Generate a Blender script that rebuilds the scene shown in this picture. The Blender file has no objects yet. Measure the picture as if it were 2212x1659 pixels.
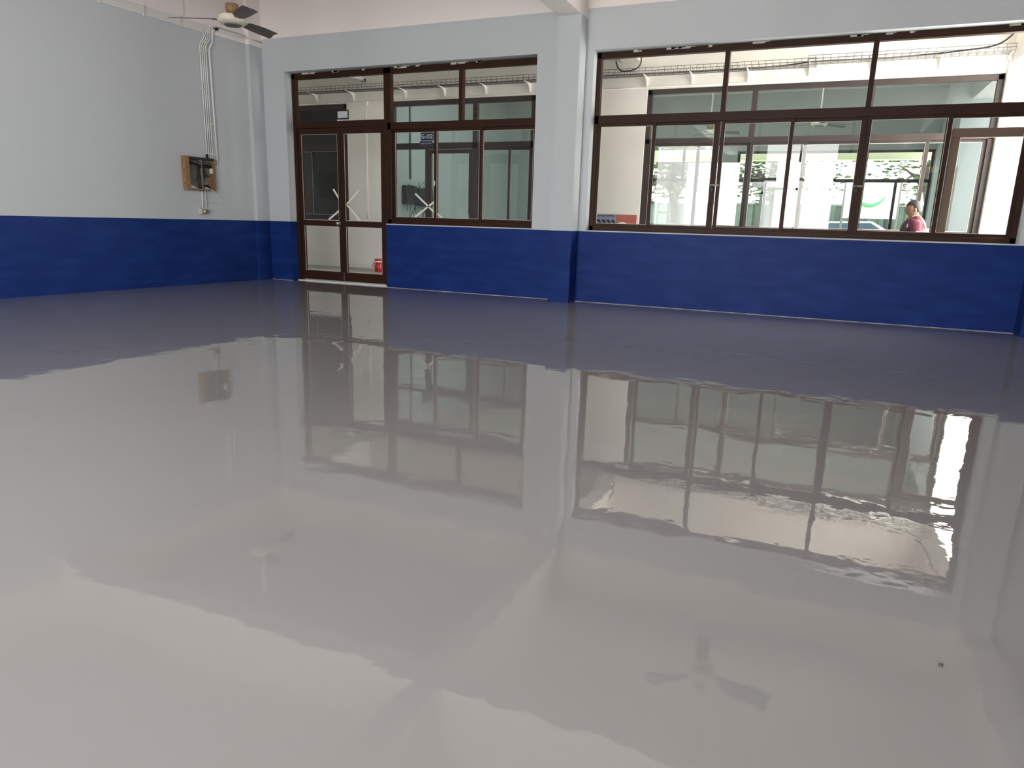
import bpy, bmesh, math, random
from mathutils import Vector, Matrix

# ------------------------------------------------------------------ camera, sky, area lights, exposure
scene = bpy.context.scene
C = bpy.context.collection

def look_axes(yaw, pitch, roll):
    f = Vector((math.sin(yaw)*math.cos(pitch), math.cos(yaw)*math.cos(pitch), math.sin(pitch)))
    r = Vector((math.cos(yaw), -math.sin(yaw), 0))
    u = r.cross(f)
    return math.cos(roll)*r+math.sin(roll)*u, -math.sin(roll)*r+math.cos(roll)*u, f

cam_data = bpy.data.cameras.new('camera')
cam = bpy.data.objects.new('camera', cam_data)
C.objects.link(cam)
R_, U_, F_ = look_axes(-0.40309, -0.229086, 0.029067)
M = Matrix((R_, U_, -F_)).transposed().to_4x4()
M.translation = Vector((8.74357, -9.19874, 1.04583))
cam.matrix_world = M
cam_data.sensor_width = 36.0
cam_data.lens = 36.0*1501.28/2212.0
cam_data.clip_end = 300
scene.camera = cam

world = bpy.data.worlds.new('sky')
scene.world = world
world.use_nodes = True
bg = world.node_tree.nodes['Background']
bg.inputs[0].default_value = (1.0, 0.985, 0.955, 1)
bg.inputs[1].default_value = 3.2

scene.view_settings.view_transform = 'Standard'
scene.view_settings.look = 'None'
scene.view_settings.exposure = 1.0
scene.view_settings.gamma = 1.0
scene.view_settings.use_curve_mapping = False
scene.cycles.use_denoising = True
scene.cycles.max_bounces = 14
scene.cycles.diffuse_bounces = 7
scene.cycles.glossy_bounces = 5
scene.cycles.transparent_max_bounces = 24
scene.cycles.sample_clamp_indirect = 6.0
scene.cycles.caustics_reflective = False

def daylight_or_fill(name, loc, sx, sy, direction, radiance, col=(1, 1, 1)):
    """area light, sx wide, sy high"""
    d = bpy.data.lights.new(name, 'AREA')
    d.shape = 'RECTANGLE'; d.size = sx; d.size_y = sy
    d.energy = radiance*math.pi*sx*sy; d.color = col
    o = bpy.data.objects.new(name, d)
    o.location = loc
    q = Vector(direction).to_track_quat('-Z', 'Y' if abs(direction[2]) < 0.5 else 'X')
    o.rotation_euler = q.to_euler()
    C.objects.link(o)
REAR = -12.5
daylight_or_fill('daylight_front_left', (4.85, REAR-0.1, 1.72), 1.86, 3.36, (0, 1, 0), 7.2, (1.0, 0.985, 0.97))
daylight_or_fill('daylight_front_right', (8.0, REAR-0.1, 1.72), 1.96, 3.36, (0, 1, 0), 7.2, (1.0, 0.985, 0.97))
daylight_or_fill('daylight_corridor_east', (11.32, 1.5, 1.67), 2.4, 3.2, (-1, 0, 0), 10.0, (1.0, 0.955, 0.89))
daylight_or_fill('added_fill_corridor_west', (-4.3, 1.4, 1.8), 0.96, 1.16, (1, 0, 0), 1.8, (1.0, 0.97, 0.92))  # unseen source added to brighten the left part of the corridor
daylight_or_fill('fill_light_next_room', (5.6, 4.6, 4.24), 8.0, 1.2, (0, 0, -1), 2.9, (1.0, 0.99, 0.96))  # unseen fill panel added to brighten the room across the corridor

sun_d = bpy.data.lights.new('sun', 'SUN')
sun_d.energy = 5.0; sun_d.angle = math.radians(3); sun_d.color = (1.0, 0.955, 0.89)
sun = bpy.data.objects.new('sun', sun_d)
sun.rotation_euler = Vector((-0.30, -0.42, -1.0)).to_track_quat('-Z', 'Z').to_euler()
C.objects.link(sun)

# ------------------------------------------------------------------ materials
def new_mat(name):
    m = bpy.data.materials.new(name); m.use_nodes = True
    nt = m.node_tree
    for n in list(nt.nodes): nt.nodes.remove(n)
    out = nt.nodes.new('ShaderNodeOutputMaterial')
    return m, nt, out

def principled(name, col, rough=0.5, metal=0.0, ior=1.45, noise=0.0, nscale=8.0, bump=0.0, bscale=60.0, spec=0.5):
    m, nt, out = new_mat(name)
    p = nt.nodes.new('ShaderNodeBsdfPrincipled')
    p.inputs['Base Color'].default_value = (*col, 1)
    p.inputs['Roughness'].default_value = rough
    p.inputs['Metallic'].default_value = metal
    p.inputs['IOR'].default_value = ior
    p.inputs['Specular IOR Level'].default_value = spec
    nt.links.new(p.outputs[0], out.inputs[0])
    tc = nt.nodes.new('ShaderNodeTexCoord')
    if noise > 0:
        n = nt.nodes.new('ShaderNodeTexNoise'); n.inputs['Scale'].default_value = nscale; n.inputs['Detail'].default_value = 4
        nt.links.new(tc.outputs['Object'], n.inputs['Vector'])
        mr = nt.nodes.new('ShaderNodeMapRange')
        mr.inputs[1].default_value = 0.3; mr.inputs[2].default_value = 0.7
        mr.inputs[3].default_value = 1-noise; mr.inputs[4].default_value = 1+noise
        nt.links.new(n.outputs[0], mr.inputs[0])
        vm = nt.nodes.new('ShaderNodeVectorMath'); vm.operation = 'SCALE'
        vm.inputs[0].default_value = col
        nt.links.new(mr.outputs[0], vm.inputs['Scale'])
        nt.links.new(vm.outputs[0], p.inputs['Base Color'])
    if bump > 0:
        n = nt.nodes.new('ShaderNodeTexNoise'); n.inputs['Scale'].default_value = bscale; n.inputs['Detail'].default_value = 3
        nt.links.new(tc.outputs['Object'], n.inputs['Vector'])
        b = nt.nodes.new('ShaderNodeBump'); b.inputs['Strength'].default_value = bump; b.inputs['Distance'].default_value = 0.01
        nt.links.new(n.outputs[0], b.inputs['Height'])
        nt.links.new(b.outputs[0], p.inputs['Normal'])
    return m

PALE = (0.54, 0.575, 0.60)
PINK = (0.90, 0.84, 0.82)
NAVY = (0.009, 0.029, 0.155)
def paint(name, top, stripe=0.95, pale=PALE, pink=PINK, navy=NAVY):
    """wall paint in three bands: glossy navy dado, pale blue-grey, warm white above z=top"""
    m, nt, out = new_mat(name)
    p = nt.nodes.new('ShaderNodeBsdfPrincipled')
    g = nt.nodes.new('ShaderNodeNewGeometry'); s = nt.nodes.new('ShaderNodeSeparateXYZ')
    nt.links.new(g.outputs['Position'], s.inputs[0])
    def step(th):
        n = nt.nodes.new('ShaderNodeMath'); n.operation = 'GREATER_THAN'; n.inputs[1].default_value = th
        nt.links.new(s.outputs['Z'], n.inputs[0]); return n.outputs[0]
    ns = nt.nodes.new('ShaderNodeTexNoise'); ns.inputs['Scale'].default_value = 2.3; ns.inputs['Detail'].default_value = 5
    mp = nt.nodes.new('ShaderNodeVectorMath'); mp.operation = 'MULTIPLY'; mp.inputs[1].default_value = (1, 1, 3.5)
    nt.links.new(g.outputs['Position'], mp.inputs[0]); nt.links.new(mp.outputs[0], ns.inputs['Vector'])
    # navy with brush marks
    cr = nt.nodes.new('ShaderNodeMix'); cr.data_type = 'RGBA'
    mr = nt.nodes.new('ShaderNodeMapRange'); mr.inputs[1].default_value = 0.42; mr.inputs[2].default_value = 0.75
    nt.links.new(ns.outputs[0], mr.inputs[0]); nt.links.new(mr.outputs[0], cr.inputs[0])
    cr.inputs[6].default_value = (*navy, 1); cr.inputs[7].default_value = (navy[0]*1.6, navy[1]*1.5, navy[2]*1.3, 1)
    m1 = nt.nodes.new('ShaderNodeMix'); m1.data_type = 'RGBA'
    nt.links.new(step(stripe), m1.inputs[0]); nt.links.new(cr.outputs[2], m1.inputs[6]); m1.inputs[7].default_value = (*pale, 1)
    m2 = nt.nodes.new('ShaderNodeMix'); m2.data_type = 'RGBA'
    nt.links.new(step(top), m2.inputs[0]); nt.links.new(m1.outputs[2], m2.inputs[6]); m2.inputs[7].default_value = (*pink, 1)
    nt.links.new(m2.outputs[2], p.inputs['Base Color'])
    p.inputs['Specular IOR Level'].default_value = 0.10
    r = nt.nodes.new('ShaderNodeMapRange'); r.inputs[3].default_value = 0.45; r.inputs[4].default_value = 0.65
    nt.links.new(step(stripe), r.inputs[0]); nt.links.new(r.outputs[0], p.inputs['Roughness'])
    b = nt.nodes.new('ShaderNodeBump'); b.inputs['Strength'].default_value = 0.25; b.inputs['Distance'].default_value = 0.004
    nt.links.new(ns.outputs[0], b.inputs['Height']); nt.links.new(b.outputs[0], p.inputs['Normal'])
    nt.links.new(p.outputs[0], out.inputs[0])
    return m

def glass(name, tint=(0.97, 0.98, 0.975), refl=1.0):
    m, nt, out = new_mat(name)
    g = nt.nodes.new('ShaderNodeNewGeometry')
    d = nt.nodes.new('ShaderNodeVectorMath'); d.operation = 'DOT_PRODUCT'
    nt.links.new(g.outputs['Normal'], d.inputs[0]); nt.links.new(g.outputs['Incoming'], d.inputs[1])
    def ma(op, a, b=None):
        n = nt.nodes.new('ShaderNodeMath'); n.operation = op
        for i, x in enumerate((a, b)):
            if x is None: continue
            if isinstance(x, (int, float)): n.inputs[i].default_value = x
            else: nt.links.new(x, n.inputs[i])
        return n.outputs[0]
    c = ma('ABSOLUTE', d.outputs['Value'])
    s = ma('POWER', ma('SUBTRACT', 1.0, c), 5.0)
    fr = ma('ADD', ma('MULTIPLY', s, 0.96*refl), 0.042*refl)
    t = nt.nodes.new('ShaderNodeBsdfTransparent'); t.inputs[0].default_value = (*tint, 1)
    gl = nt.nodes.new('ShaderNodeBsdfGlossy'); gl.inputs['Roughness'].default_value = 0.0
    gl.inputs['Color'].default_value = (1, 1, 1, 1)
    mx = nt.nodes.new('ShaderNodeMixShader')
    nt.links.new(fr, mx.inputs[0]); nt.links.new(t.outputs[0], mx.inputs[1]); nt.links.new(gl.outputs[0], mx.inputs[2])
    nt.links.new(mx.outputs[0], out.inputs[0])
    return m

def floor_mat():
    m, nt, out = new_mat('self_levelling_epoxy')
    p = nt.nodes.new('ShaderNodeBsdfPrincipled')
    p.inputs['Roughness'].default_value = 0.0
    p.inputs['IOR'].default_value = 1.72
    g = nt.nodes.new('ShaderNodeNewGeometry')
    def noise(scale, detail, off=(0, 0, 0), st=(1, 1, 1)):
        a = nt.nodes.new('ShaderNodeVectorMath'); a.operation = 'MULTIPLY_ADD'
        a.inputs[1].default_value = st; a.inputs[2].default_value = off
        nt.links.new(g.outputs['Position'], a.inputs[0])
        n = nt.nodes.new('ShaderNodeTexNoise'); n.inputs['Scale'].default_value = scale
        n.inputs['Detail'].default_value = detail; n.inputs['Roughness'].default_value = 0.45
        nt.links.new(a.outputs[0], n.inputs['Vector']); return n.outputs[0]
    n0 = noise(0.35, 2)
    mx = nt.nodes.new('ShaderNodeMix'); mx.data_type = 'RGBA'
    nt.links.new(n0, mx.inputs[0])
    mx.inputs[6].default_value = (0.235, 0.236, 0.236, 1); mx.inputs[7].default_value = (0.26, 0.26, 0.26, 1)
    nt.links.new(mx.outputs[2], p.inputs['Base Color'])
    na = noise(1.1, 2.0, (3, 1, 0)); nb = noise(3.2, 3.0, (9, 4, 0))
    ma = nt.nodes.new('ShaderNodeMath'); ma.operation = 'MULTIPLY_ADD'
    nt.links.new(nb, ma.inputs[0]); ma.inputs[1].default_value = 0.78
    nc = noise(11.0, 3.0, (2, 7, 0)); mb = nt.nodes.new('ShaderNodeMath'); mb.operation = 'MULTIPLY_ADD'
    nt.links.new(nc, mb.inputs[0]); mb.inputs[1].default_value = 0.14; nt.links.new(na, mb.inputs[2]); nt.links.new(mb.outputs[0], ma.inputs[2])
    b = nt.nodes.new('ShaderNodeBump'); b.inputs['Strength'].default_value = 1.0; b.inputs['Distance'].default_value = 0.0020
    nt.links.new(ma.outputs[0], b.inputs['Height']); nt.links.new(b.outputs[0], p.inputs['Normal'])
    nt.links.new(p.outputs[0], out.inputs[0])
    return m

M_FLOOR = floor_mat()
M_BACK = paint('wall_paint_back', 3.70)
M_LEFT = paint('wall_paint_left', 3.585)
M_COL = paint('wall_paint_column', 3.575)
M_PINK = principled('warm_white_paint', PINK, 0.7)
M_CORR = principled('corridor_plaster', (0.79, 0.762, 0.715), 0.8, noise=0.04, nscale=1.5)
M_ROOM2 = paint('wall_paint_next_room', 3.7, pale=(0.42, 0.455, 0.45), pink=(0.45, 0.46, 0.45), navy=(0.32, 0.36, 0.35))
M_CFLOOR = principled('corridor_terrazzo', (0.5, 0.49, 0.46), 0.35, noise=0.1, nscale=6)
M_FRAME = principled('dark_brown_aluminium', (0.036, 0.015, 0.009), 0.45, noise=0.12, nscale=4, spec=0.15)
M_FRAME2 = principled('grey_brown_aluminium', (0.04, 0.03, 0.027), 0.45, noise=0.12, nscale=4, spec=0.25)
M_FRAME_LIT = principled('brown_aluminium_lit_tone', (0.17, 0.105, 0.075), 0.45)  # brown frame metal, with the corridor light put into its colour
M_GLASS = glass('clear_glass', refl=0.32)
M_GLASS2 = glass('green_tinted_glass', (0.83, 0.90, 0.895), 1.0)
M_GLASSD = glass('smoked_glass', (0.55, 0.57, 0.55), 1.0)
M_WHITE = principled('white_plastic', (0.72, 0.72, 0.70), 0.4)
M_PVC = principled('painted_pvc_pipe', (0.78, 0.79, 0.79), 0.35)
M_STEEL = principled('dull_steel', (0.14, 0.135, 0.125), 0.45, metal=0.3)
M_CHROME = principled('chrome', (0.75, 0.75, 0.74), 0.15, metal=1.0)
M_CREAM = principled('aged_cream_enamel', (0.62, 0.58, 0.48), 0.35, noise=0.08, nscale=20)
M_BLADE = principled('dusty_grey_blade', (0.12, 0.105, 0.095), 0.5, noise=0.15, nscale=10)
M_RUST = principled('brown_canopy_plastic', (0.22, 0.13, 0.06), 0.5, noise=0.25, nscale=30)
M_OSB = principled('chipboard', (0.28, 0.17, 0.08), 0.8, noise=0.6, nscale=70)
M_BOARD = principled('stained_backboard', (0.20, 0.19, 0.155), 0.8, noise=0.35, nscale=9)
M_GASKET = principled('cream_glazing_gasket', (0.55, 0.53, 0.47), 0.6)
M_BLACK = principled('black_rubber', (0.008, 0.008, 0.009), 0.5)
M_TAPE = principled('white_tape', (0.78, 0.77, 0.70), 0.6)
M_RED = principled('red_plastic', (0.45, 0.018, 0.016), 0.3)
M_NAVYSIGN = principled('navy_sign', (0.018, 0.022, 0.075), 0.4)
M_PAPER = principled('paper', (0.62, 0.63, 0.66), 0.8, noise=0.1, nscale=25)
M_SKIN = principled('skin', (0.21, 0.115, 0.075), 0.55)
M_HAIR = principled('hair', (0.015, 0.013, 0.013), 0.5)
M_SHIRT = principled('maroon_shirt', (0.10, 0.016, 0.032), 0.8, noise=0.3, nscale=14)
M_SHIRTD = principled('dark_vest', (0.04, 0.025, 0.025), 0.85, noise=0.4, nscale=40)
M_TROUSER = principled('dark_trousers', (0.03, 0.03, 0.035), 0.85)
M_LEAF = principled('leaf_green', (0.075, 0.115, 0.035), 0.5, noise=0.5, nscale=3)
M_BARK = principled('bark', (0.08, 0.07, 0.06), 0.9, noise=0.3, nscale=10, bump=0.5, bscale=20)
M_GROUND = principled('sunlit_concrete', (0.60, 0.57, 0.52), 0.9, noise=0.08, nscale=1)
M_FENCE = principled('grey_green_sheet', (0.13, 0.165, 0.14), 0.7, noise=0.25, nscale=1.3)
M_CARW = principled('white_car_paint', (0.7, 0.7, 0.7), 0.2)
M_CARG = principled('blue_car_glass', (0.06, 0.09, 0.13), 0.1)
M_TARP = principled('white_tarpaulin', (0.3, 0.29, 0.28), 0.7, noise=0.1, nscale=3)
M_GREEN = principled('green_print', (0.09, 0.32, 0.15), 0.6)
M_CAVE = principled('dark_grey_plaster', (0.16, 0.16, 0.15), 0.85)  # even dark grey for the store room walls

# ------------------------------------------------------------------ helpers
def bm_box(bm, x0, x1, y0, y1, z0, z1, mi=0):
    v = [bm.verts.new((x, y, z)) for x in (x0, x1) for y in (y0, y1) for z in (z0, z1)]
    for q in ((0, 1, 3, 2), (4, 6, 7, 5), (0, 4, 5, 1), (2, 3, 7, 6), (0, 2, 6, 4), (1, 5, 7, 3)):
        f = bm.faces.new([v[i] for i in q]); f.material_index = mi

def obj(name, bm, mats, parent=None, smooth=False, bevel=0.0):
    me = bpy.data.meshes.new(name)
    bmesh.ops.recalc_face_normals(bm, faces=bm.faces)
    if parent is not None:
        top = parent
        while top.parent is not None: top = top.parent
        bm.transform(top.matrix_world.inverted())
    bm.to_mesh(me); bm.free()
    for m in (mats if isinstance(mats, (list, tuple)) else [mats]): me.materials.append(m)
    if smooth:
        for p in me.polygons: p.use_smooth = True
    o = bpy.data.objects.new(name, me); C.objects.link(o)
    if parent is not None:
        o.parent = parent
    if bevel:
        b = o.modifiers.new('bevel', 'BEVEL'); b.width = bevel; b.segments = 2; b.limit_method = 'ANGLE'
    return o

def boxes(name, lst, mat, parent=None, bevel=0.0):
    bm = bmesh.new()
    for b in lst: bm_box(bm, *b)
    return obj(name, bm, mat, parent, bevel=bevel)

def empty(name, loc, rz=0.0):
    o = bpy.data.objects.new(name, None); o.empty_display_size = 0.1
    o.matrix_world = Matrix.Translation(loc) @ Matrix.Rotation(rz, 4, 'Z')
    C.objects.link(o); o.location = loc; o.rotation_euler = (0, 0, rz)
    bpy.context.view_layer.update()
    return o

def tag(o, label=None, cat=None, group=None, kind=None):
    if label: o['label'] = label
    if cat: o['category'] = cat
    if group: o['group'] = group
    if kind: o['kind'] = kind
    return o

def struct(name, lst, mat, parent=None):
    o = boxes(name, lst, mat, parent); o['kind'] = 'structure'; return o

def bm_tube(bm, pts, r, seg=8, closed=True):
    pts = [Vector(p) for p in pts]
    rs = r if isinstance(r, (list, tuple)) else [r]*len(pts)
    rings = []
    prev = None
    for i, p in enumerate(pts):
        a = pts[max(i-1, 0)]; b = pts[min(i+1, len(pts)-1)]
        t = (b-a).normalized()
        if prev is None:
            n = t.orthogonal().normalized()
        else:
            n = (prev - t*prev.dot(t)).normalized()
        prev = n
        w = t.cross(n)
        rings.append([bm.verts.new(p+rs[i]*(math.cos(2*math.pi*k/seg)*n+math.sin(2*math.pi*k/seg)*w)) for k in range(seg)])
    for i in range(len(rings)-1):
        for k in range(seg):
            bm.faces.new((rings[i][k], rings[i][(k+1) % seg], rings[i+1][(k+1) % seg], rings[i+1][k]))
    bm.faces.new(rings[0][::-1]); bm.faces.new(rings[-1])

def smooth_path(pts, n=6):
    P = [Vector(p) for p in pts]; out = []
    for i in range(len(P)-1):
        p0 = P[max(i-1, 0)]; p1 = P[i]; p2 = P[i+1]; p3 = P[min(i+2, len(P)-1)]
        for k in range(n):
            t = k/n
            out.append(0.5*((2*p1)+(p2-p0)*t+(2*p0-5*p1+4*p2-p3)*t*t+(-p0+3*p1-3*p2+p3)*t**3))
    out.append(P[-1]); return out

def tube(name, pts, r, mat, parent=None, seg=8):
    bm = bmesh.new(); bm_tube(bm, pts, r, seg)
    return obj(name, bm, mat, parent, smooth=True)

def bm_lathe(bm, prof, seg=32, cx=0, cy=0, cz=0):
    rings = []
    for r, z in prof:
        rings.append([bm.verts.new((cx+r*math.cos(2*math.pi*k/seg), cy+r*math.sin(2*math.pi*k/seg), cz+z)) for k in range(seg)])
    for i in range(len(rings)-1):
        for k in range(seg):
            bm.faces.new((rings[i][k], rings[i][(k+1) % seg], rings[i+1][(k+1) % seg], rings[i+1][k]))
    bm.faces.new(rings[0][::-1]); bm.faces.new(rings[-1])

def lathe(name, prof, mat, parent=None, loc=(0, 0, 0), seg=32):
    bm = bmesh.new(); bm_lathe(bm, prof, seg, *loc)
    return obj(name, bm, mat, parent, smooth=True)

def text_mesh(name, body, size, mat, mw, parent=None, extrude=0.001, sx=1.0):
    cu = bpy.data.curves.new(name, 'FONT'); cu.body = body; cu.size = size; cu.extrude = extrude
    cu.align_x = 'CENTER'; cu.align_y = 'CENTER'; cu.resolution_u = 3; cu.space_character = 1.10; cu.offset = size*0.006
    to = bpy.data.objects.new(name, cu)
    C.objects.link(to)
    dg = bpy.context.evaluated_depsgraph_get()
    me = bpy.data.meshes.new_from_object(to.evaluated_get(dg))
    bpy.data.objects.remove(to)
    me.materials.clear(); me.materials.append(mat)
    me.transform(mw @ Matrix.Diagonal((sx, 1, 1, 1)))
    o = bpy.data.objects.new(name, me); C.objects.link(o)
    if parent is not None:
        me.transform(parent.matrix_world.inverted()); o.parent = parent
    return o

# ------------------------------------------------------------------ room shell
ZC = 4.3
HEAD = 3.21
SILL = 0.965
struct('floor', [(-0.6, 16.4, REAR-0.25, 0.10, -0.2, 0.0)], M_FLOOR)
struct('floor.001', [(-4.2, 11.3, 0.10, 3.0, -0.2, 0.0)], M_CFLOOR)
struct('floor.002', [(-4.2, 11.3, 3.0, 10.1, -0.2, 0.0)], M_CFLOOR)
struct('ceiling', [(-4.2, 16.4, REAR-0.25, 0.25, ZC, ZC+0.2)], M_PINK)
struct('ceiling.001', [(-4.4, 11.3, 0.25, 10.1, ZC, ZC+0.2)], M_CORR)

# back wall with the door/window opening and the large window opening
struct('wall_back', [
    (-4.2, 0.832, 0, 0.25, 0, ZC),
    (0.832, 5.048, 0, 0.25, HEAD, ZC),
    (2.662, 5.048, 0, 0.25, 0, SILL),
    (5.048, 5.828, 0, 0.25, 0, ZC),
    (5.828, 10.72, 0, 0.25, HEAD, ZC),
    (5.828, 10.72, 0, 0.25, 0, SILL),
    (10.72, 16.4, 0, 0.25, 0, ZC)], M_BACK)
# left wall, slightly out of square
LA = Vector((0.02, -4.09, 0)); LB = Vector((0.332, -0.27, 0))
LT = (LB-LA).normalized(); LN = Vector((LT.y, -LT.x, 0))   # LN points into the room
def LP(t, off, z):
    p = LA+LT*t+LN*off
    return Vector((p.x, p.y, z))
bm = bmesh.new()
a = LP(-10.6, 0, 0); b = LP(4.12, 0, 0)
vs = [Vector((a.x, a.y, 0)), Vector((b.x, b.y, 0)), Vector((b.x-0.6, b.y, 0)), Vector((a.x-0.3, a.y, 0))]
lo = [bm.verts.new(v) for v in vs]; hi = [bm.verts.new(v+Vector((0, 0, ZC))) for v in vs]
bm.faces.new(lo); bm.faces.new(hi[::-1])
for i in range(4): bm.faces.new((lo[i], lo[(i+1) % 4], hi[(i+1) % 4], hi[i]))
obj('wall_left', bm, M_LEFT)['kind'] = 'structure'
struct('wall_right', [(16.2, 16.4, REAR-0.2, 0, 0, ZC)], principled('bounce_cutting_grey', (0.16, 0.165, 0.17), 0.7))  # unseen wall coloured dark to cut bounce onto the left wall
struct('wall_front', [
    (-1.4, 0.9, REAR-0.2, REAR, 0, ZC), (9.0, 16.4, REAR-0.2, REAR, 0, ZC),
    (0.9, 3.3, REAR-0.2, REAR, 3.3, ZC), (3.3, 3.9, REAR-0.2, REAR, 0, ZC), (3.9, 5.8, REAR-0.2, REAR, 3.4, ZC), (5.8, 7.0, REAR-0.2, REAR, 0, ZC), (7.0, 9.0, REAR-0.2, REAR, 3.4, ZC)], M_LEFT)
w = tag(empty('door_3', (2.1, REAR-0.1, 0)), 'closed grey slatted shutter door in the front wall, seen mirrored in the glass', None, None, 'structure')
boxes('shutter', [(0.9, 3.3, REAR-0.12, REAR-0.08, 0.10*i, 0.10*i+0.095) for i in range(33)], principled('grey_shutter', (0.35, 0.36, 0.36), 0.5), w)
boxes('door_frame', [(0.9, 0.97, REAR-0.08, REAR-0.02, 0, 3.3), (2.05, 2.12, REAR-0.08, REAR-0.02, 0, 3.3), (3.23, 3.3, REAR-0.08, REAR-0.02, 0, 3.3), (0.97, 3.23, REAR-0.08, REAR-0.02, 2.2, 2.3)], principled('shutter_frame_grey', (0.18, 0.18, 0.18), 0.5), w)
w = tag(empty('window_7', (8.3, REAR-0.1, 0)), 'open front bay with thin frames facing the yard', None, None, 'structure')
boxes('window_frame', [(7.0, 7.07, REAR-0.08, REAR-0.03, 0, 3.4), (8.93, 9.0, REAR-0.08, REAR-0.03, 0, 3.4), (7.07, 8.93, REAR-0.08, REAR-0.03, 2.42, 2.50)] + [(x, x+0.05, REAR-0.08, REAR-0.03, 0, 3.4) for x in (7.95,)], M_FRAME, w)
# columns and beams
struct('trim_1', [(0.0, 0.405, -0.27, 0.0, 0, ZC)], M_COL)
struct('trim_2', [(5.426, 5.727, -0.276, 0.0, 0, ZC)], M_COL)
struct('trim_3', [(10.822, 11.12, -0.27, 0.0, 0, ZC)], M_COL)
struct('trim_4', [(5.426, 5.727, REAR, -0.276, 3.568, ZC)], M_PINK)
struct('trim_5', [(10.822, 11.12, REAR, -0.27, 3.568, ZC)], M_PINK)
struct('trim_6', [(-0.3, 5.426, -3.80, -3.50, 3.568, ZC), (5.727, 10.822, -3.80, -3.50, 3.568, ZC), (11.12, 16.2, -3.80, -3.50, 3.568, ZC)], M_PINK)
struct('trim_7', [(-0.6, 5.426, -7.5, -7.2, 3.568, ZC), (5.727, 10.822, -7.5, -7.2, 3.568, ZC), (11.12, 16.2, -7.5, -7.2, 3.568, ZC)], M_PINK)
# corridor
struct('wall_corridor', [
    (-4.2, -3.2, 2.78, 3.0, 0, ZC),
    (-3.2, -0.06, 2.78, 3.0, 0, 0.98), (-3.2, -0.06, 2.78, 3.0, HEAD, ZC),
    (-0.06, 0.95, 2.78, 3.0, 0, ZC),
    (0.95, 3.93, 2.78, 3.0, HEAD, ZC), (0.95, 1.75, 2.78, 3.0, 0, 0.98), (2.76, 3.93, 2.78, 3.0, 0, 0.98),
    (3.93, 5.89, 2.78, 3.0, 0, ZC),
    (5.89, 10.81, 2.78, 3.0, 0, 0.98), (5.89, 10.81, 2.78, 3.0, HEAD, ZC),
    (10.81, 11.16, 2.70, 3.0, 0, ZC)], M_CORR)
struct('wall_corridor_end', [(-4.4, -4.2, 0.25, 0.9, 0, ZC), (-4.4, -4.2, 1.9, 2.78, 0, ZC), (-4.4, -4.2, 0.9, 1.9, 0, 1.2), (-4.4, -4.2, 0.9, 1.9, 2.4, ZC)], M_CORR)  # the unseen opening here was added to let light into the corridor
struct('trim_8', [(5.43, 5.73, 0.25, 2.78, 3.65, ZC)], M_CORR)
struct('trim_9', [(0.02, 0.32, 0.25, 2.78, 3.65, ZC)], M_CORR)
struct('trim_10', [(10.84, 11.14, 0.25, 2.70, 3.30, ZC)], M_CORR)
struct('baseboard_corridor', [(-4.2, 1.75, 2.74, 2.78, 0.0, 0.05)], M_CFLOOR)
# the room across the corridor and its outer wall
struct('wall_next_room_left', [(0.08, 0.28, 3.0, 9.9, 0, ZC)], M_ROOM2)
struct('wall_next_room_right', [(10.96, 11.16, 3.0, 9.9, 0, ZC)], M_ROOM2)
struct('wall_next_room_back', [
    (-4.2, 4.4, 9.9, 10.1, 0, ZC), (4.4, 6.1, 9.9, 10.1, 3.2, ZC), (6.1, 6.6, 9.9, 10.1, 0, ZC),
    (6.6, 10.95, 9.9, 10.1, 2.95, ZC), (6.6, 10.95, 9.9, 10.1, 0, 0.95), (10.95, 11.16, 9.9, 10.1, 0, ZC)], M_ROOM2)
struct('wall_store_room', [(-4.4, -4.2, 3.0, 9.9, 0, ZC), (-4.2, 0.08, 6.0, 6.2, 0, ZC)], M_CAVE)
struct('ground', [(-60, 80, 10.1, 90, -0.3, -0.05), (-60, 80, -90, REAR-0.25, -0.3, -0.05),
                  (16.4, 80, REAR-0.25, 0.25, -0.3, -0.05), (11.3, 80, 0.25, 10.1, -0.3, -0.05), (-60, -4.4, REAR-0.25, 10.1, -0.3, -0.05)], M_GROUND)

# ------------------------------------------------------------------ window / door builders
def frame_bars(root, name, bars, mat, y0, y1, bevel=0.003):
    return boxes(name, [(x0, x1, y0, y1, z0, z1) for x0, x1, z0, z1 in bars], mat, root, bevel)

def pane(root, x0, x1, z0, z1, y, mat, name='glass_pane'):
    return boxes(name, [(x0, x1, y-0.003, y+0.003, z0, z1)], mat, root)

def sash(root, x0, x1, z0, z1, yc, fm, gm, w=0.045, wb=0.045, d=0.03, handle=None):
    s = frame_bars(root, 'sash', [(x0, x0+w, z0, z1), (x1-w, x1, z0, z1), (x0+w, x1-w, z1-wb, z1), (x0+w, x1-w, z0, z0+wb)], fm, yc-d/2, yc+d/2)
    bmx = bmesh.new(); bm_box(bmx, x0+w-0.005, x1-w+0.005, yc-0.003, yc+0.003, z0+wb-0.005, z1-wb+0.005)
    obj('glass_pane', bmx, gm, s)
    g = 0.005; yg = yc-d/2+0.004
    a0, a1, b0, b1 = x0+w, x1-w, z0+wb, z1-wb
    bmx = bmesh.new()
    for q in ((a0, a0+g, b0, b1), (a1-g, a1, b0, b1), (a0+g, a1-g, b0, b0+g), (a0+g, a1-g, b1-g, b1)): bm_box(bmx, q[0], q[1], yg, yg+0.004, q[2], q[3])
    obj('gasket', bmx, M_GASKET, s)
    if handle is not None:
        hx, hz, hm = handle
        bmx = bmesh.new()
        bm_box(bmx, hx-0.008, hx+0.008, yc-d/2-0.014, yc-d/2, hz-0.035, hz+0.035)
        bm_box(bmx, hx-0.013, hx+0.013, yc-d/2-0.024, yc-d/2-0.010, hz-0.012, hz+0.012)
        obj('latch', bmx, hm, s)
    return s

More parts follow.
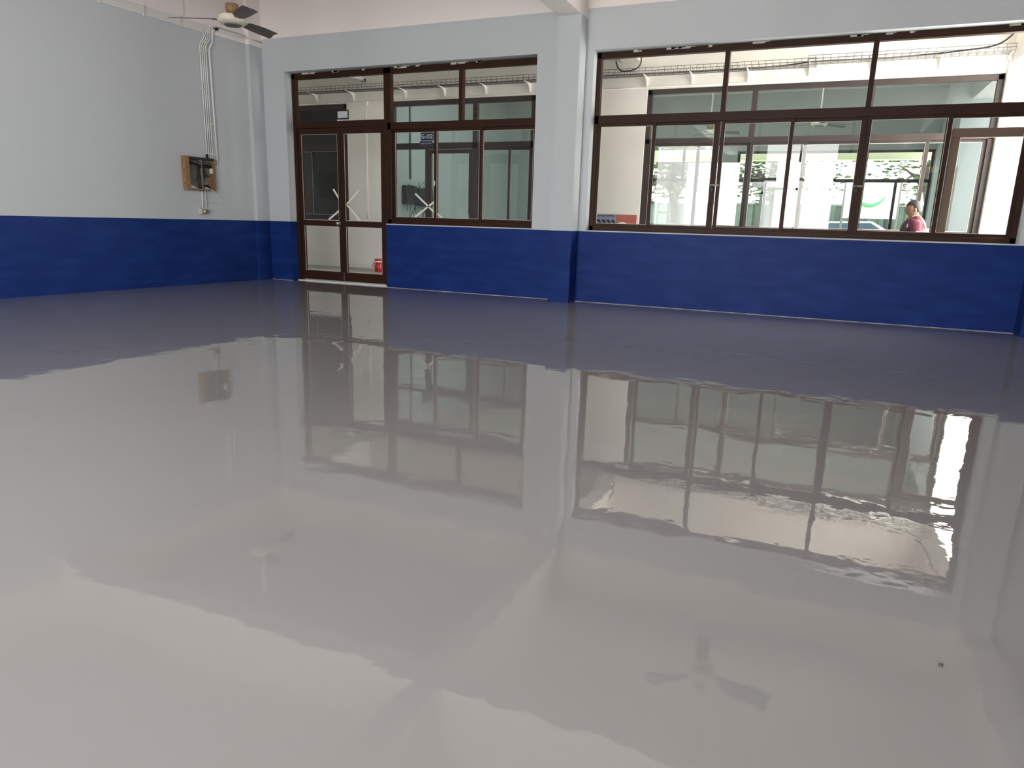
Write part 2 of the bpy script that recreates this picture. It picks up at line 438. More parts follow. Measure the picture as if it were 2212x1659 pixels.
YF0, YF1 = 0.15, 0.235      # frame depth in the back wall
def padlock(root, x, z, y):
    bmx = bmesh.new()
    bm_box(bmx, x-0.06, x+0.06, y-0.012, y, z-0.01, z+0.012)
    h = obj('hasp', bmx, M_STEEL, root)
    bmx = bmesh.new(); bm_box(bmx, x-0.035, x-0.005, y-0.03, y-0.012, z-0.075, z-0.03)
    bm_tube(bmx, [(x-0.030, y-0.02, z-0.03), (x-0.030, y-0.02, z-0.005), (x-0.020, y-0.02, z+0.004), (x-0.010, y-0.02, z-0.005), (x-0.010, y-0.02, z-0.03)], 0.003, 6)
    obj('padlock', bmx, M_BLACK, root)

# window_2: the large window on the right
w = tag(empty('window_2', (8.27, 0.19, SILL)), 'large brown aluminium sliding window filling the right bay', None, None, 'structure')
xl, xr = 5.832, 10.715
frame_bars(w, 'window_frame', [(xl, xl+0.055, SILL, 3.205), (xr-0.055, xr, SILL, 3.205), (xl, xr, 3.135, 3.205), (xl, xr, SILL, SILL+0.06),
    (xl, xr, 2.335, 2.44), (7.437, 7.493, 2.44, 3.135), (9.047, 9.103, 2.44, 3.135)], M_FRAME, YF0, YF1)
for a_, b_ in ((xl+0.05, 7.44), (7.49, 9.05), (9.10, xr-0.05)):
    pane(w, a_, b_, 2.435, 3.14, 0.19, M_GLASS)
zb, zt = SILL+0.05, 2.345
sash(w, 5.88, 6.655, zb, zt, 0.175, M_FRAME, M_GLASS, handle=(6.63, 1.57, M_FRAME))
sash(w, 6.60, 7.425, zb, zt, 0.212, M_FRAME, M_GLASS)
sash(w, 7.465, 8.31, zb, zt, 0.175, M_FRAME, M_GLASS, handle=(8.285, 1.52, M_BLACK))
sash(w, 8.26, 9.075, zb, zt, 0.212, M_FRAME, M_GLASS)
sash(w, 9.09, 9.94, zb, zt, 0.175, M_FRAME, M_GLASS, handle=(9.915, 1.53, M_FRAME))
sash(w, 9.885, 10.67, zb, zt, 0.212, M_FRAME, M_GLASS)
padlock(w, 7.44, 1.565, 0.155)
padlock(w, 9.08, 1.565, 0.155)
frame_bars(w, 'window_post', [(7.405, 7.45, zb, zt), (9.055, 9.10, zb, zt)], M_FRAME, 0.192, 0.228)

# window_1: the small window beside the door
w = tag(empty('window_1', (3.85, 0.19, SILL)), 'smaller brown aluminium window between door and column', None, None, 'structure')
xl, xr = 2.60, 5.044
frame_bars(w, 'window_frame', [(xl, xl+0.065, SILL, 3.205), (xr-0.05, xr, SILL, 3.205), (xl, xr, 3.125, 3.205), (xl, xr, SILL, SILL+0.065),
    (xl, xr, 2.34, 2.44), (3.805, 3.865, 2.44, 3.125)], M_FRAME, YF0, YF1)
pane(w, xl+0.06, 3.81, 2.435, 3.13, 0.19, M_GLASS); pane(w, 3.86, xr-0.045, 2.435, 3.13, 0.19, M_GLASS)
sash(w, 2.665, 3.44, zb+0.01, zt, 0.212, M_FRAME, M_GLASS)
sash(w, 3.40, 4.185, zb+0.01, zt, 0.175, M_FRAME, M_GLASS, handle=(3.42, 1.57, M_CHROME))
sash(w, 4.14, 5.0, zb+0.01, zt, 0.212, M_FRAME, M_GLASS)

# door_1: glazed double door with toplight
w = tag(empty('door_1', (1.7, 0.19, 0)), 'dark brown glazed double door with toplight at left end of back wall', None, None, 'structure')
frame_bars(w, 'door_frame', [(0.836, 0.895, 0, 3.205), (2.545, 2.60, 0, 3.205), (0.836, 2.60, 3.125, 3.205), (0.895, 2.545, 2.395, 2.49)], M_FRAME, YF0, YF1)
pane(w, 0.89, 2.55, 2.485, 3.13, 0.19, M_GLASS)
def leaf(x0, x1, st0, st1):
    d = frame_bars(w, 'door_leaf', [(x0, x0+st0, 0.03, 2.39), (x1-st1, x1, 0.03, 2.39), (x0+st0, x1-st1, 2.30, 2.39),
        (x0+st0, x1-st1, 0.895, 0.985), (x0+st0, x1-st1, 0.03, 0.175)], M_FRAME, 0.165, 0.215)
    bmx = bmesh.new()
    bm_box(bmx, x0+st0-0.004, x1-st1+0.004, 0.187, 0.193, 0.17, 0.90)
    obj('glass_pane', bmx, M_GLASS, d)
    bmx = bmesh.new()
    bm_box(bmx, x0+st0-0.004, x1-st1+0.004, 0.187, 0.193, 0.98, 2.305)
    obj('glass_pane', bmx, M_GLASS, d)
    bmx = bmesh.new(); g = 0.005
    for b0, b1 in ((0.175, 0.895), (0.985, 2.30)):
        a0, a1 = x0+st0, x1-st1
        for q in ((a0, a0+g, b0, b1), (a1-g, a1, b0, b1), (a0+g, a1-g, b0, b0+g), (a0+g, a1-g, b1-g, b1)): bm_box(bmx, q[0], q[1], 0.168, 0.172, q[2], q[3])
    obj('gasket', bmx, M_GASKET, d)
    return d
d1 = leaf(0.90, 1.728, 0.07, 0.062)
d2 = leaf(1.734, 2.54, 0.062, 0.07)
bm = bmesh.new()
bm_lathe(bm, [(0.028, 0.0), (0.028, 0.008), (0.012, 0.012), (0.012, 0.035), (0.024, 0.042), (0.030, 0.055), (0.024, 0.068), (0.008, 0.072)], 20)
bm.transform(Matrix.Translation((1.675, 0.165, 0.94)) @ Matrix.Rotation(math.radians(90), 4, 'X'))
obj('door_knob', bm, M_CHROME, d1, smooth=True)
boxes('bolt', [(1.738, 1.752, 0.153, 0.165, 0.04, 0.17)], M_STEEL, d2)
boxes('threshold', [(0.836, 2.655, 0.12, 0.24, 0.0, 0.014)], M_PVC, w)

# plaster and filler left on top of the frames
random.seed(11)
def filler(parent, x0, x1, n):
    for i in range(n):
        x = random.uniform(x0, x1); l = random.uniform(0.03, 0.16)
        boxes('filler_smear', [(x, x+l, YF0-0.003, YF0+0.01, 3.195-random.uniform(0.003, 0.012), 3.21), (x+l, x+l*1.4, YF0-0.003, YF0+0.01, 3.203, 3.21)], M_GASKET, parent)
filler(w, 0.9, 2.5, 5)
filler(bpy.data.objects['window_1'], 2.7, 4.8, 7)
filler(bpy.data.objects['window_2'], 5.9, 10.5, 14)
boxes('soffit_gap', [(5.84, 10.71, YF0+0.005, YF0+0.02, 3.20, 3.212)], M_BLACK, bpy.data.objects['window_2'])
for nm, lst in (('baseboard_back', [(0.405, 0.832, -0.004, 0, 0, 0.007), (2.662, 5.426, -0.004, 0, 0, 0.007), (5.727, 10.822, -0.004, 0, 0, 0.007)]),): struct(nm, lst, principled('pale_caulk_line', (0.30, 0.31, 0.33), 0.6, noise=0.6, nscale=5))
# corridor-side windows
w = tag(empty('window_3', (8.35, 2.85, 0.98)), 'large green glazed window across the corridor', None, None, 'structure')
xl, xr = 5.90, 10.80
Y0, Y1 = 2.80, 2.88
frame_bars(w, 'window_frame', [(xl, xl+0.07, 0.98, 3.20), (xr-0.07, xr, 0.98, 3.20), (xl, xr, 3.13, 3.20), (xl, xr, 0.98, 1.05),
    (xl, xr, 2.36, 2.45), (7.53, 7.61, 2.45, 3.13), (9.15, 9.23, 2.45, 3.13)], M_FRAME2, Y0, Y1)
for a_, b_ in ((xl+0.06, 7.54), (7.60, 9.16), (9.22, xr-0.06)):
    pane(w, a_, b_, 2.44, 3.14, 2.84, M_GLASS2)
xs = [5.97, 6.77, 7.57, 8.37, 9.19, 10.0, 10.73]
for i in range(6):
    sash(w, xs[i]-(0.0 if i % 2 == 0 else 0.03), xs[i+1]+(0.03 if i % 2 == 0 else 0.0), 1.04, 2.37, 2.825 if i % 2 == 0 else 2.86, M_FRAME2, M_GLASS2, w=0.05)

w = tag(empty('window_4', (2.4, 2.85, 0)), 'green glazed door and window across the corridor behind the small window', None, None, 'structure')
xl, xr = 0.955, 3.925
frame_bars(w, 'window_frame', [(xl, xl+0.07, 0.98, 3.20), (xr-0.08, xr, 0.98, 3.20), (xl, xr, 3.12, 3.20), (xl, 1.70, 0.98, 1.05), (2.78, xr, 0.98, 1.05),
    (xl, xr, 2.34, 2.45), (2.70, 2.79, 0.0, 3.12), (1.70, 1.76, 0, 2.34)], M_FRAME2, Y0, Y1)
pane(w, 1.02, 2.71, 2.44, 3.13, 2.84, M_GLASS2); pane(w, 2.78, 3.85, 2.44, 3.13, 2.84, M_GLASS2)
pane(w, 1.02, 1.71, 1.04, 2.35, 2.84, M_GLASS2)
frame_bars(w, 'door_leaf', [(1.765, 1.83, 0.02, 2.33), (2.625, 2.695, 0.02, 2.33), (1.83, 2.625, 2.26, 2.33), (1.83, 2.625, 0.9, 0.98), (1.83, 2.625, 0.02, 0.16)], M_FRAME2, 2.81, 2.86)
pane(w, 1.825, 2.63, 0.15, 2.27, 2.84, M_GLASS2)
boxes('door_handle', [(2.655, 2.668, 2.76, 2.81, 1.02, 1.16)], M_CHROME, w)
sash(w, 2.79, 3.46, 1.04, 2.35, 2.825, M_FRAME2, M_GLASS2, w=0.04)
sash(w, 3.42, 3.85, 1.04, 2.35, 2.86, M_FRAME2, M_GLASS2, w=0.04)

w = tag(empty('window_5', (-1.6, 2.85, 0.98)), 'dark glazed window across the corridor seen through the door', None, None, 'structure')
xl, xr = -3.19, -0.065
frame_bars(w, 'window_frame', [(xl, xl+0.07, 0.98, 3.20), (xr-0.07, xr, 0.98, 3.20), (xl, xr, 3.12, 3.20), (xl, xr, 0.98, 1.05), (xl, xr, 2.36, 2.45)], M_FRAME2, Y0, Y1)
pane(w, xl+0.06, xr-0.06, 2.44, 3.13, 2.84, M_GLASSD)
sash(w, -3.12, -2.1, 1.04, 2.37, 2.825, M_FRAME2, M_GLASSD); sash(w, -2.14, -0.98, 1.04, 2.37, 2.86, M_FRAME2, M_GLASSD)
sash(w, -1.02, -0.13, 1.04, 2.37, 2.825, M_FRAME2, M_GLASSD)

w = tag(empty('window_6', (8.8, 10.0, 0.95)), 'far window opening onto the trees', None, None, 'structure')
frame_bars(w, 'window_frame', [(6.60, 6.66, 0.95, 2.94), (10.88, 10.94, 0.95, 2.94), (6.6, 10.94, 2.88, 2.94), (6.6, 10.94, 0.95, 1.0), (6.6, 10.94, 2.20, 2.28),
    (8.05, 8.12, 2.28, 2.88), (9.5, 9.57, 2.28, 2.88), (7.3, 7.36, 1, 2.2), (8.05, 8.12, 1, 2.2), (8.8, 8.86, 1, 2.2), (9.5, 9.57, 1, 2.2), (10.2, 10.26, 1, 2.2)], M_FRAME2, 9.96, 10.04)

w = tag(empty('door_2', (5.25, 10.0, 0)), 'far open doorway to the bright yard', None, None, 'structure')
frame_bars(w, 'door_frame', [(4.40, 4.46, 0, 3.19), (6.04, 6.10, 0, 3.19), (4.4, 6.1, 3.12, 3.19), (4.4, 6.1, 2.20, 2.28), (5.22, 5.28, 2.28, 3.12)], M_FRAME2, 9.96, 10.04)

# brown corridor grille/screen frame, coloured tan as if lit, standing just outside the right sash
t = tag(empty('screen_frame', (10.3, 0.30, 0.0)), 'brown metal screen frame coloured as if lit behind the right end of the large window', 'frame')
boxes('frame_bar', [(9.96, 10.05, 0.262, 0.30, 0.0, 2.10), (9.96, 10.80, 0.262, 0.30, 2.10, 2.20), (10.72, 10.80, 0.262, 0.30, 0.0, 2.10), (10.05, 10.72, 0.262, 0.30, 0.30, 0.38)], M_FRAME_LIT, t, 0.004)

# ------------------------------------------------------------------ ceiling fans
def make_fan(name, loc, label, ang, ztop=ZC):
    x, y, z = loc
    r = empty(name, (x, y, z))
    r['label'] = label; r['category'] = 'ceiling fan'; r['group'] = 'ceiling fans'
    lathe('motor', [(0.02, -0.045), (0.07, -0.043), (0.125, -0.03), (0.150, -0.008), (0.155, 0.006), (0.142, 0.018), (0.150, 0.028), (0.135, 0.046), (0.08, 0.058), (0.03, 0.062)], M_CREAM, r, (x, y, z))
    lathe('bottom_cap', [(0.015, -0.058), (0.05, -0.055), (0.085, -0.047), (0.09, -0.038)], M_STEEL, r, (x, y, z))
    lathe('canopy', [(0.018, 0.062), (0.045, 0.075), (0.062, 0.09), (0.066, 0.155), (0.060, 0.165), (0.02, 0.17)], M_RUST, r, (x, y, z))
    tube('rod', [(x, y, z+0.205), (x, y, ztop-0.05)], 0.014, M_WHITE, r, 12)
    lathe('ceiling_cup', [(0.02, -0.12), (0.05, -0.10), (0.065, -0.02), (0.065, 0.0)], M_WHITE, r, (x, y, ztop), 20)
    for k in range(3):
        a = ang+k*2*math.pi/3
        bm = bmesh.new()
        n = 14; rows = []
        for i in range(n+1):
            s = i/n; rr = 0.15+0.46*s
            wdt = 0.055+0.02*min(1, s*2.0) if s > 0.12 else 0.025+0.25*s
            if s > 0.96: wdt *= 0.97
            drop = -0.012*s*s
            tw = math.radians(-15)
            rows.append([bm.verts.new((rr+(0.02 if q > 0 else 0)*s, q*wdt*math.cos(tw), 0.012+drop+q*wdt*math.sin(tw)+tz-0.006*q*q)) for tz in (0, 0.003) for q in (-1, -0.5, 0, 0.5, 1)])
        for i in range(n):
            for q in range(4):
                bm.faces.new((rows[i][q], rows[i+1][q], rows[i+1][q+1], rows[i][q+1]))
                bm.faces.new((rows[i][5+q], rows[i][6+q], rows[i+1][6+q], rows[i+1][5+q]))
            bm.faces.new((rows[i][0], rows[i][5], rows[i+1][5], rows[i+1][0]))
            bm.faces.new((rows[i][4], rows[i+1][4], rows[i+1][9], rows[i][9]))
        for i in (0, n):
            for q in range(4): bm.faces.new((rows[i][q], rows[i][q+1], rows[i][6+q], rows[i][5+q]))
        bm_box(bm, 0.10, 0.21, -0.022, 0.022, 0.004, 0.012)
        bm.transform(Matrix.Translation((x, y, z)) @ Matrix.Rotation(a, 4, 'Z'))
        obj('blade', bm, M_BLADE, r, smooth=False)
    return r
make_fan('ceiling_fan', (2.75, -3.0, 3.04), 'white ceiling fan with dark blades hanging at top left of the room', math.radians(90))
make_fan('ceiling_fan.001', (8.21, -3.15, 3.04), 'ceiling fan over the middle of the room seen only mirrored in the floor', math.radians(100))
make_fan('ceiling_fan.002', (6.3, 7.0, 3.04), 'farther left ceiling fan in the green room across the corridor', math.radians(10))
make_fan('ceiling_fan.003', (8.48, 6.0, 3.03), 'right ceiling fan in the green room across the corridor', math.radians(40))

# ------------------------------------------------------------------ left wall: conduits, tube lamp, junction box
def wall_path(pts): return [LP(*p) for p in pts]
PR = 0.010
for k in range(4):
    t0 = 2.995+0.033*k
    zh = 3.575+0.032*k
    pts = [(t0, 0.014, 1.84), (t0, 0.014, 3.36), (t0+0.015, 0.014, 3.42), (t0+0.075, 0.014, 3.49), (t0+0.09, 0.014, 3.53),
           (t0+0.085, 0.014, zh-0.02), (t0+0.06, 0.014, zh), (t0, 0.014, zh), (1.0, 0.014, zh+0.01), (-0.6, 0.014, zh+0.02), (-4, 0.014, zh+0.02)]
    o = tube('conduit_pipe', [p for p in wall_path(pts)], PR, M_PVC, None, 8)
    names = ['first from the left', 'second from the left', 'third from the left', 'fourth from the left']
    tag(o, 'thin white conduit pipe on the left wall, %s of its bundle' % names[k], 'pipe', 'conduit pipes on the left wall')
o = tube('conduit_pipe', wall_path([(3.17, 0.016, 1.75), (3.15, 0.016, 3.33), (3.16, 0.016, 3.38), (3.21, 0.016, 3.45), (3.225, 0.016, 3.58), (3.24, 0.016, 3.635), (3.28, 0.02, 3.655)]), 0.014, M_PVC, None, 10)
tag(o, 'thicker white conduit pipe right of the bundle, bending to the tube lamp', 'pipe', 'conduit pipes on the left wall')
o = tube('conduit_pipe', wall_path([(2.757, 0.014, 3.71), (2.757, 0.014, ZC)]), 0.010, M_PVC)
tag(o, 'short white pipe running up to the ceiling above the horizontal pipes', 'pipe', 'conduit pipes on the left wall')
for i, z in enumerate((3.33, 2.80, 2.32, 1.90)):
    bm = bmesh.new()
    A = LP(2.975, 0.0, z); B = LP(3.175, 0.0, z)
    n = LN*0.028
    v = [A, B, B+n, A+n]
    lo = [bm.verts.new(p-Vector((0, 0, 0.006))) for p in v]; hi = [bm.verts.new(p+Vector((0, 0, 0.006))) for p in v]
    bm.faces.new(lo); bm.faces.new(hi[::-1])
    for q in range(4): bm.faces.new((lo[q], lo[(q+1) % 4], hi[(q+1) % 4], hi[q]))
    tag(obj('pipe_clamp', bm, M_WHITE), 'white pipe clamp across the vertical conduits, %s' % ('topmost', 'second from top', 'third from top', 'lowest')[i], 'clamp', 'pipe clamps')
for i, t0 in enumerate((2.70, 2.15, 1.55)):
    bm = bmesh.new()
    v = [LP(t0-0.006, 0, 0), LP(t0+0.006, 0, 0), LP(t0+0.006, 0.028, 0), LP(t0-0.006, 0.028, 0)]
    lo = [bm.verts.new(p+Vector((0, 0, 3.56))) for p in v]; hi = [bm.verts.new(p+Vector((0, 0, 3.70))) for p in v]
    bm.faces.new(lo); bm.faces.new(hi[::-1])
    for q in range(4): bm.faces.new((lo[q], lo[(q+1) % 4], hi[(q+1) % 4], hi[q]))
    tag(obj('pipe_clamp', bm, M_WHITE), 'white upright clamp across the horizontal conduits, %s' % ('nearest the bend', 'middle one', 'farthest from the bend')[i], 'clamp', 'pipe clamps')

fx = tag(empty('tube_lamp', LP(3.72, 0.03, 3.66)), 'unlit fluorescent tube lamp mounted high on the left wall by the corner', 'lamp')
bm = bmesh.new()
v = [LP(3.27, 0.0, 0), LP(4.16, 0.0, 0), LP(4.16, 0.035, 0), LP(3.27, 0.035, 0)]
lo = [bm.verts.new(p+Vector((0, 0, 3.665))) for p in v]; hi = [bm.verts.new(p+Vector((0, 0, 3.70))) for p in v]
bm.faces.new(lo); bm.faces.new(hi[::-1])
for q in range(4): bm.faces.new((lo[q], lo[(q+1) % 4], hi[(q+1) % 4], hi[q]))
obj('batten', bm, principled('pinkish_metal', (0.55, 0.48, 0.48), 0.5), fx)
tube('fluorescent_tube', wall_path([(3.29, 0.055, 3.655), (4.15, 0.055, 3.655)]), 0.013, M_WHITE, fx, 12)
for t0 in (3.275, 4.155):
    tube('lamp_holder', wall_path([(t0, 0.0, 3.66), (t0, 0.072, 3.655)]), 0.019, M_BLACK, fx, 10)

# junction box with loose wires
jb = tag(empty('wire_box', LP(2.82, 0, 1.37)), 'open weathered wooden wire box with tangled cables on left wall', 'junction box')
def lbox(name, t0, t1, o0, o1, z0, z1, mat, par, skew=0.0):
    bm = bmesh.new()
    def w_(t, o, z): return LP(t, o, z+skew*(t-2.56))
    v = [bm.verts.new(w_(t, o, z)) for t in (t0, t1) for o in (o0, o1) for z in (z0, z1)]
    for q in ((0, 1, 3, 2), (4, 6, 7, 5), (0, 4, 5, 1), (2, 3, 7, 6), (0, 2, 6, 4), (1, 5, 7, 3)): bm.faces.new([v[i] for i in q])
    return obj(name, bm, mat, par)
lbox('backboard', 2.57, 3.07, 0.0, 0.012, 1.37, 1.83, M_BOARD, jb)
lbox('side_panel', 2.56, 2.625, 0.0, 0.085, 1.365, 1.835, M_OSB, jb)
lbox('side_panel', 3.05, 3.075, 0.0, 0.07, 1.37, 1.82, M_RUST, jb)
lbox('top_panel', 2.625, 3.06, 0.0, 0.08, 1.80, 1.832, M_BLACK, jb)
lbox('bottom_panel', 2.625, 3.06, 0.0, 0.06, 1.368, 1.39, M_RUST, jb)
lbox('centre_strip', 2.835, 2.855, 0.02, 0.065, 1.37, 1.80, M_BOARD, jb)
lbox('stained_panel', 2.98, 3.055, 0.012, 0.03, 1.39, 1.60, M_RUST, jb)
lbox('switch_plate', 3.005, 3.05, 0.03, 0.05, 1.62, 1.69, M_WHITE, jb)
lbox('socket', 2.655, 2.73, 0.015, 0.04, 1.385, 1.425, M_CREAM, jb)
lbox('socket', 2.90, 2.98, 0.015, 0.045, 1.385, 1.42, M_CREAM, jb)
random.seed(4)
bm = bmesh.new()
for k in range(9):
    z = 1.745+random.uniform(-0.03, 0.05)
    pts = [(2.63+random.uniform(0, .05), .03, z+.02), (2.74, .05+random.uniform(0, .02), z-.01+random.uniform(-.01, .01)), (2.85, .06, z-.03), (2.95, .05, z-.02), (3.04, .03, z-.03+random.uniform(-.02, .02))]
    bm_tube(bm, smooth_path([LP(*p) for p in pts], 5), 0.0055, 5)
for k in range(7):
    t0 = 2.79+random.uniform(-.02, .03)
    pts = [(t0, .05, 1.73), (t0+random.uniform(-.015, .015), .055, 1.62), (t0+random.uniform(-.02, .02), .05, 1.52), (t0+random.uniform(-.01, .03), .06, 1.43), (t0+.03+random.uniform(-.02, .02), .05, 1.36)]
    bm_tube(bm, smooth_path([LP(*p) for p in pts], 5), 0.005, 5)
for k in range(6):
    pts = [(2.80+random.uniform(-.02, .02), .05, 1.70), (2.88+random.uniform(-.03, .04), .05, 1.66+random.uniform(-.04, .04)), (2.90+random.uniform(-.05, .1), .04, 1.58+random.uniform(-.05, .05))]
    bm_tube(bm, smooth_path([LP(*p) for p in pts], 5), 0.003, 5)
for k in range(4):
    pts = [(2.86, .05, 1.43), (2.93, .06, 1.42+.01*k), (3.0, .05, 1.39), (3.04, .05, 1.375)]
    bm_tube(bm, smooth_path([LP(*p) for p in pts], 5), 0.006, 5)
for k in range(3):
    pts = [(2.975+.012*k, .02, 1.83), (2.965+.012*k, .03, 1.87), (2.985+.01*k, .02, 1.90)]
    bm_tube(bm, smooth_path([LP(*p) for p in pts], 4), 0.006, 5)
obj('black_cables', bm, M_BLACK, jb, smooth=True)
def loose(pts, r): 
    b_ = bmesh.new(); bm_tube(b_, pts, r, 6); return obj('white_cable', b_, M_PVC, jb, smooth=True)
loose(smooth_path([LP(2.96, .05, 1.42), LP(3.05, .07, 1.34), LP(3.16, .05, 1.25), LP(3.19, .04, 1.225), LP(3.15, .04, 1.205), LP(3.02, .04, 1.21), LP(2.92, .04, 1.22), LP(2.86, .05, 1.27), LP(2.83, .06, 1.36)], 6), 0.004)
loose(smooth_path([LP(2.79, .04, 1.28), LP(2.83, .05, 1.26), LP(2.9, .05, 1.2)], 6), 0.003)
loose(smooth_path([LP(2.63, .05, 1.45), LP(2.68, .06, 1.42), LP(2.76, .05, 1.39)], 6), 0.005)
loose(smooth_path([LP(3.04, .04, 1.77), LP(3.09, .05, 1.73), LP(3.13, .03, 1.74), LP(3.16, .02, 1.77)], 6), 0.003)
for i, t0 in enumerate((2.855, 2.915)):
    tag(tube('conduit_pipe', wall_path([(t0, 0.016, 1.37), (t0+0.005, 0.016, 1.12)]), 0.010, M_PVC),
        ('left' if i == 0 else 'right')+' short white conduit pipe between wire box and socket box', 'pipe', 'conduit pipes below the wire box')
sb = tag(empty('socket_box', LP(2.87, 0, 1.04)), 'small grimy wall socket box below the wire box', 'socket')
lbox('box_body', 2.81, 2.935, 0, 0.045, 1.035, 1.10, M_BOARD, sb)
lbox('cover_plate', 2.79, 2.82, 0.0, 0.05, 1.03, 1.10, M_CREAM, sb)
bm = bmesh.new(); bm_lathe(bm, [(0.022, 0), (0.022, 0.012), (0.016, 0.018)], 16)
bm.transform(Matrix.Translation(LP(2.855, 0.045, 1.068)) @ LN.to_track_quat('Z', 'Y').to_matrix().to_4x4())
obj('socket_face', bm, M_CREAM, sb, smooth=True)

# ------------------------------------------------------------------ things on the glass and in the corridor
def tape_cross(label, strips, y):
    r = tag(empty('tape_cross', (strips[0][0], y, strips[0][1])), label, 'tape', 'white tape crosses on the glass')
    for x0, z0, x1, z1, w_ in strips:
        d = Vector((x1-x0, 0, z1-z0)); n = Vector((-d.z, 0, d.x)).normalized()*w_/2
        bm = bmesh.new()
        A = Vector((x0, y, z0)); B = Vector((x1, y, z1))
        v = [A-n, B-n, B+n, A+n]; e = Vector((0, 0.0012, 0))
        lo = [bm.verts.new(p) for p in v]; hi = [bm.verts.new(p+e) for p in v]
        bm.faces.new(lo); bm.faces.new(hi[::-1])
        for q in range(4): bm.faces.new((lo[q], lo[(q+1) % 4], hi[(q+1) % 4], hi[q]))
        obj('tape_strip', bm, M_TAPE, r)
tape_cross('white tape cross stuck on the middle of the glazed double door', [(1.553, 1.475, 1.70, 1.27, .03), (1.45, 1.0, 1.70, 1.17, .03), (1.80, 1.235, 2.045, 1.46, .03), (1.80, 1.245, 2.05, 1.0, .03)], 0.1852)
tape_cross('white tape cross stuck on the left pane of the small window', [(3.05, 1.42, 3.385, 1.15, .028), (3.05, 1.08, 3.385, 1.31, .028)], 0.2072)
tape_cross('short end of white tape on the middle pane of the small window', [(3.455, 1.13, 3.56, 1.06, .02)], 0.1702)

nb = tag(empty('framed_notice', (1.70, 0.26, 2.5)), 'small black framed notice above the double door', 'picture frame')
boxes('frame', [(1.60, 1.82, 0.262, 0.275, 2.645, 2.662), (1.60, 1.82, 0.262, 0.275, 2.525, 2.545), (1.60, 1.615, 0.262, 0.275, 2.525, 2.662), (1.807, 1.82, 0.262, 0.275, 2.525, 2.662)], M_BLACK, nb)
boxes('notice_paper', [(1.61, 1.812, 0.267, 0.272, 2.535, 2.652)], M_PAPER, nb)
tag(boxes('wood_block', [(1.625, 1.85, 0.238, 0.27, 2.47, 2.52)], M_CREAM), 'cream wooden block under the small black framed notice', 'block')

sg = tag(empty('room_sign', (1.78, 2.76, 2.4)), 'navy room sign reading G-102 with a smaller plate below', 'sign')
boxes('sign_board', [(1.645, 1.915, 2.735, 2.75, 2.485, 2.63)], M_NAVYSIGN, sg)
boxes('name_plate', [(1.625, 1.895, 2.735, 2.75, 2.385, 2.475)], M_NAVYSIGN, sg)
RX = Matrix.Rotation(math.radians(90), 4, 'X')
text_mesh('lettering', 'G-102', 0.11, principled('sign_lettering_white', (0.92, 0.92, 0.93), 0.5), Matrix.Translation((1.78, 2.733, 2.555)) @ RX, sg, sx=0.80)
text_mesh('small_lettering', 'XƯỞNG CƠ KHÍ 2', 0.032, M_PAPER, Matrix.Translation((1.76, 2.733, 2.43)) @ RX, sg, sx=0.85)

# wire mesh cable tray on brackets
def tray(name, x0, x1, zb_, label):
    r = tag(empty(name, ((x0+x1)/2, 2.62, zb_)), label, 'cable tray', 'cable trays along the corridor')
    bm = bmesh.new(); rad = 0.004
    ya, yb = 2.50, 2.72; zt_ = zb_+0.085
    for y, z in ((ya, zb_), (ya, zb_+0.042), (ya, zt_), (yb, zb_), (yb, zt_), ((ya+yb)/2, zb_), (ya+0.05, zb_), (yb-0.05, zb_)):
        bm_tube(bm, [(x0, y, z), (x1, y, z)], rad, 5)
    obj('long_wires', bm, M_STEEL, r)
    bm = bmesh.new()
    n = int((x1-x0)/0.10)
    for i in range(n+1):
        x = x0+(x1-x0)*i/n
        bm_tube(bm, [(x, ya, zt_), (x, ya, zb_), (x, yb, zb_), (x, yb, zt_)], rad, 4)
    obj('cross_wires', bm, M_STEEL, r)
tray('cable_tray', -4.1, 8.40, 3.40, 'long wire mesh cable tray over the corridor, left of the join')
tray('cable_tray', 8.28, 10.82, 3.435, 'wire mesh cable tray over the corridor, right of the join')
tag(tube('black_cable', smooth_path([(-4, 2.6, 3.412), (-1, 2.58, 3.412), (2, 2.6, 3.413), (5, 2.57, 3.412), (7.6, 2.6, 3.413), (8.4, 2.58, 3.45), (9.4, 2.6, 3.45), (10.2, 2.5, 3.465), (10.6, 2.40, 3.50), (10.75, 2.1, 3.62), (10.8, 1.6, 3.70), (10.82, 1.0, 3.72)], 8), 0.011, M_BLACK),
    'black cable lying along the corridor cable tray', 'cable')
tag(tube('black_cable', smooth_path([(5.38, 2.6, 3.62), (5.45, 2.52, 3.50), (5.55, 2.50, 3.45), (5.75, 2.50, 3.48), (5.82, 2.50, 3.60), (5.80, 2.3, 3.80)], 8), 0.010, M_BLACK),
    'looping black cable under the corridor beam', 'cable')

def make_bracket():
    r = empty('tray_bracket', (0, 2.78, 3.25))
    bm = bmesh.new()
    prof = [(2.775, 3.255), (2.76, 3.255), (2.735, 3.33), (2.68, 3.372), (2.60, 3.388), (2.49, 3.392), (2.49, 3.397), (2.775, 3.397)]
    f0 = [bm.verts.new((-0.008, y, z)) for y, z in prof]; f1 = [bm.verts.new((0.008, y, z)) for y, z in prof]
    bm.faces.new(f0); bm.faces.new(f1[::-1])
    for i in range(len(prof)): bm.faces.new((f0[i], f0[(i+1) % len(prof)], f1[(i+1) % len(prof)], f1[i]))
    obj('arm', bm, M_CORR, r)
    boxes('foot_plate', [(-0.02, 0.02, 2.772, 2.78, 3.25, 3.40)], M_CORR, r)
    return r
br = make_bracket()
bx = [-2.42, -1.58, -0.754, 0.124, 1.299, 2.13, 2.968, 3.817, 5.868, 6.595, 7.445, 8.313, 9.15, 9.995, 10.80]
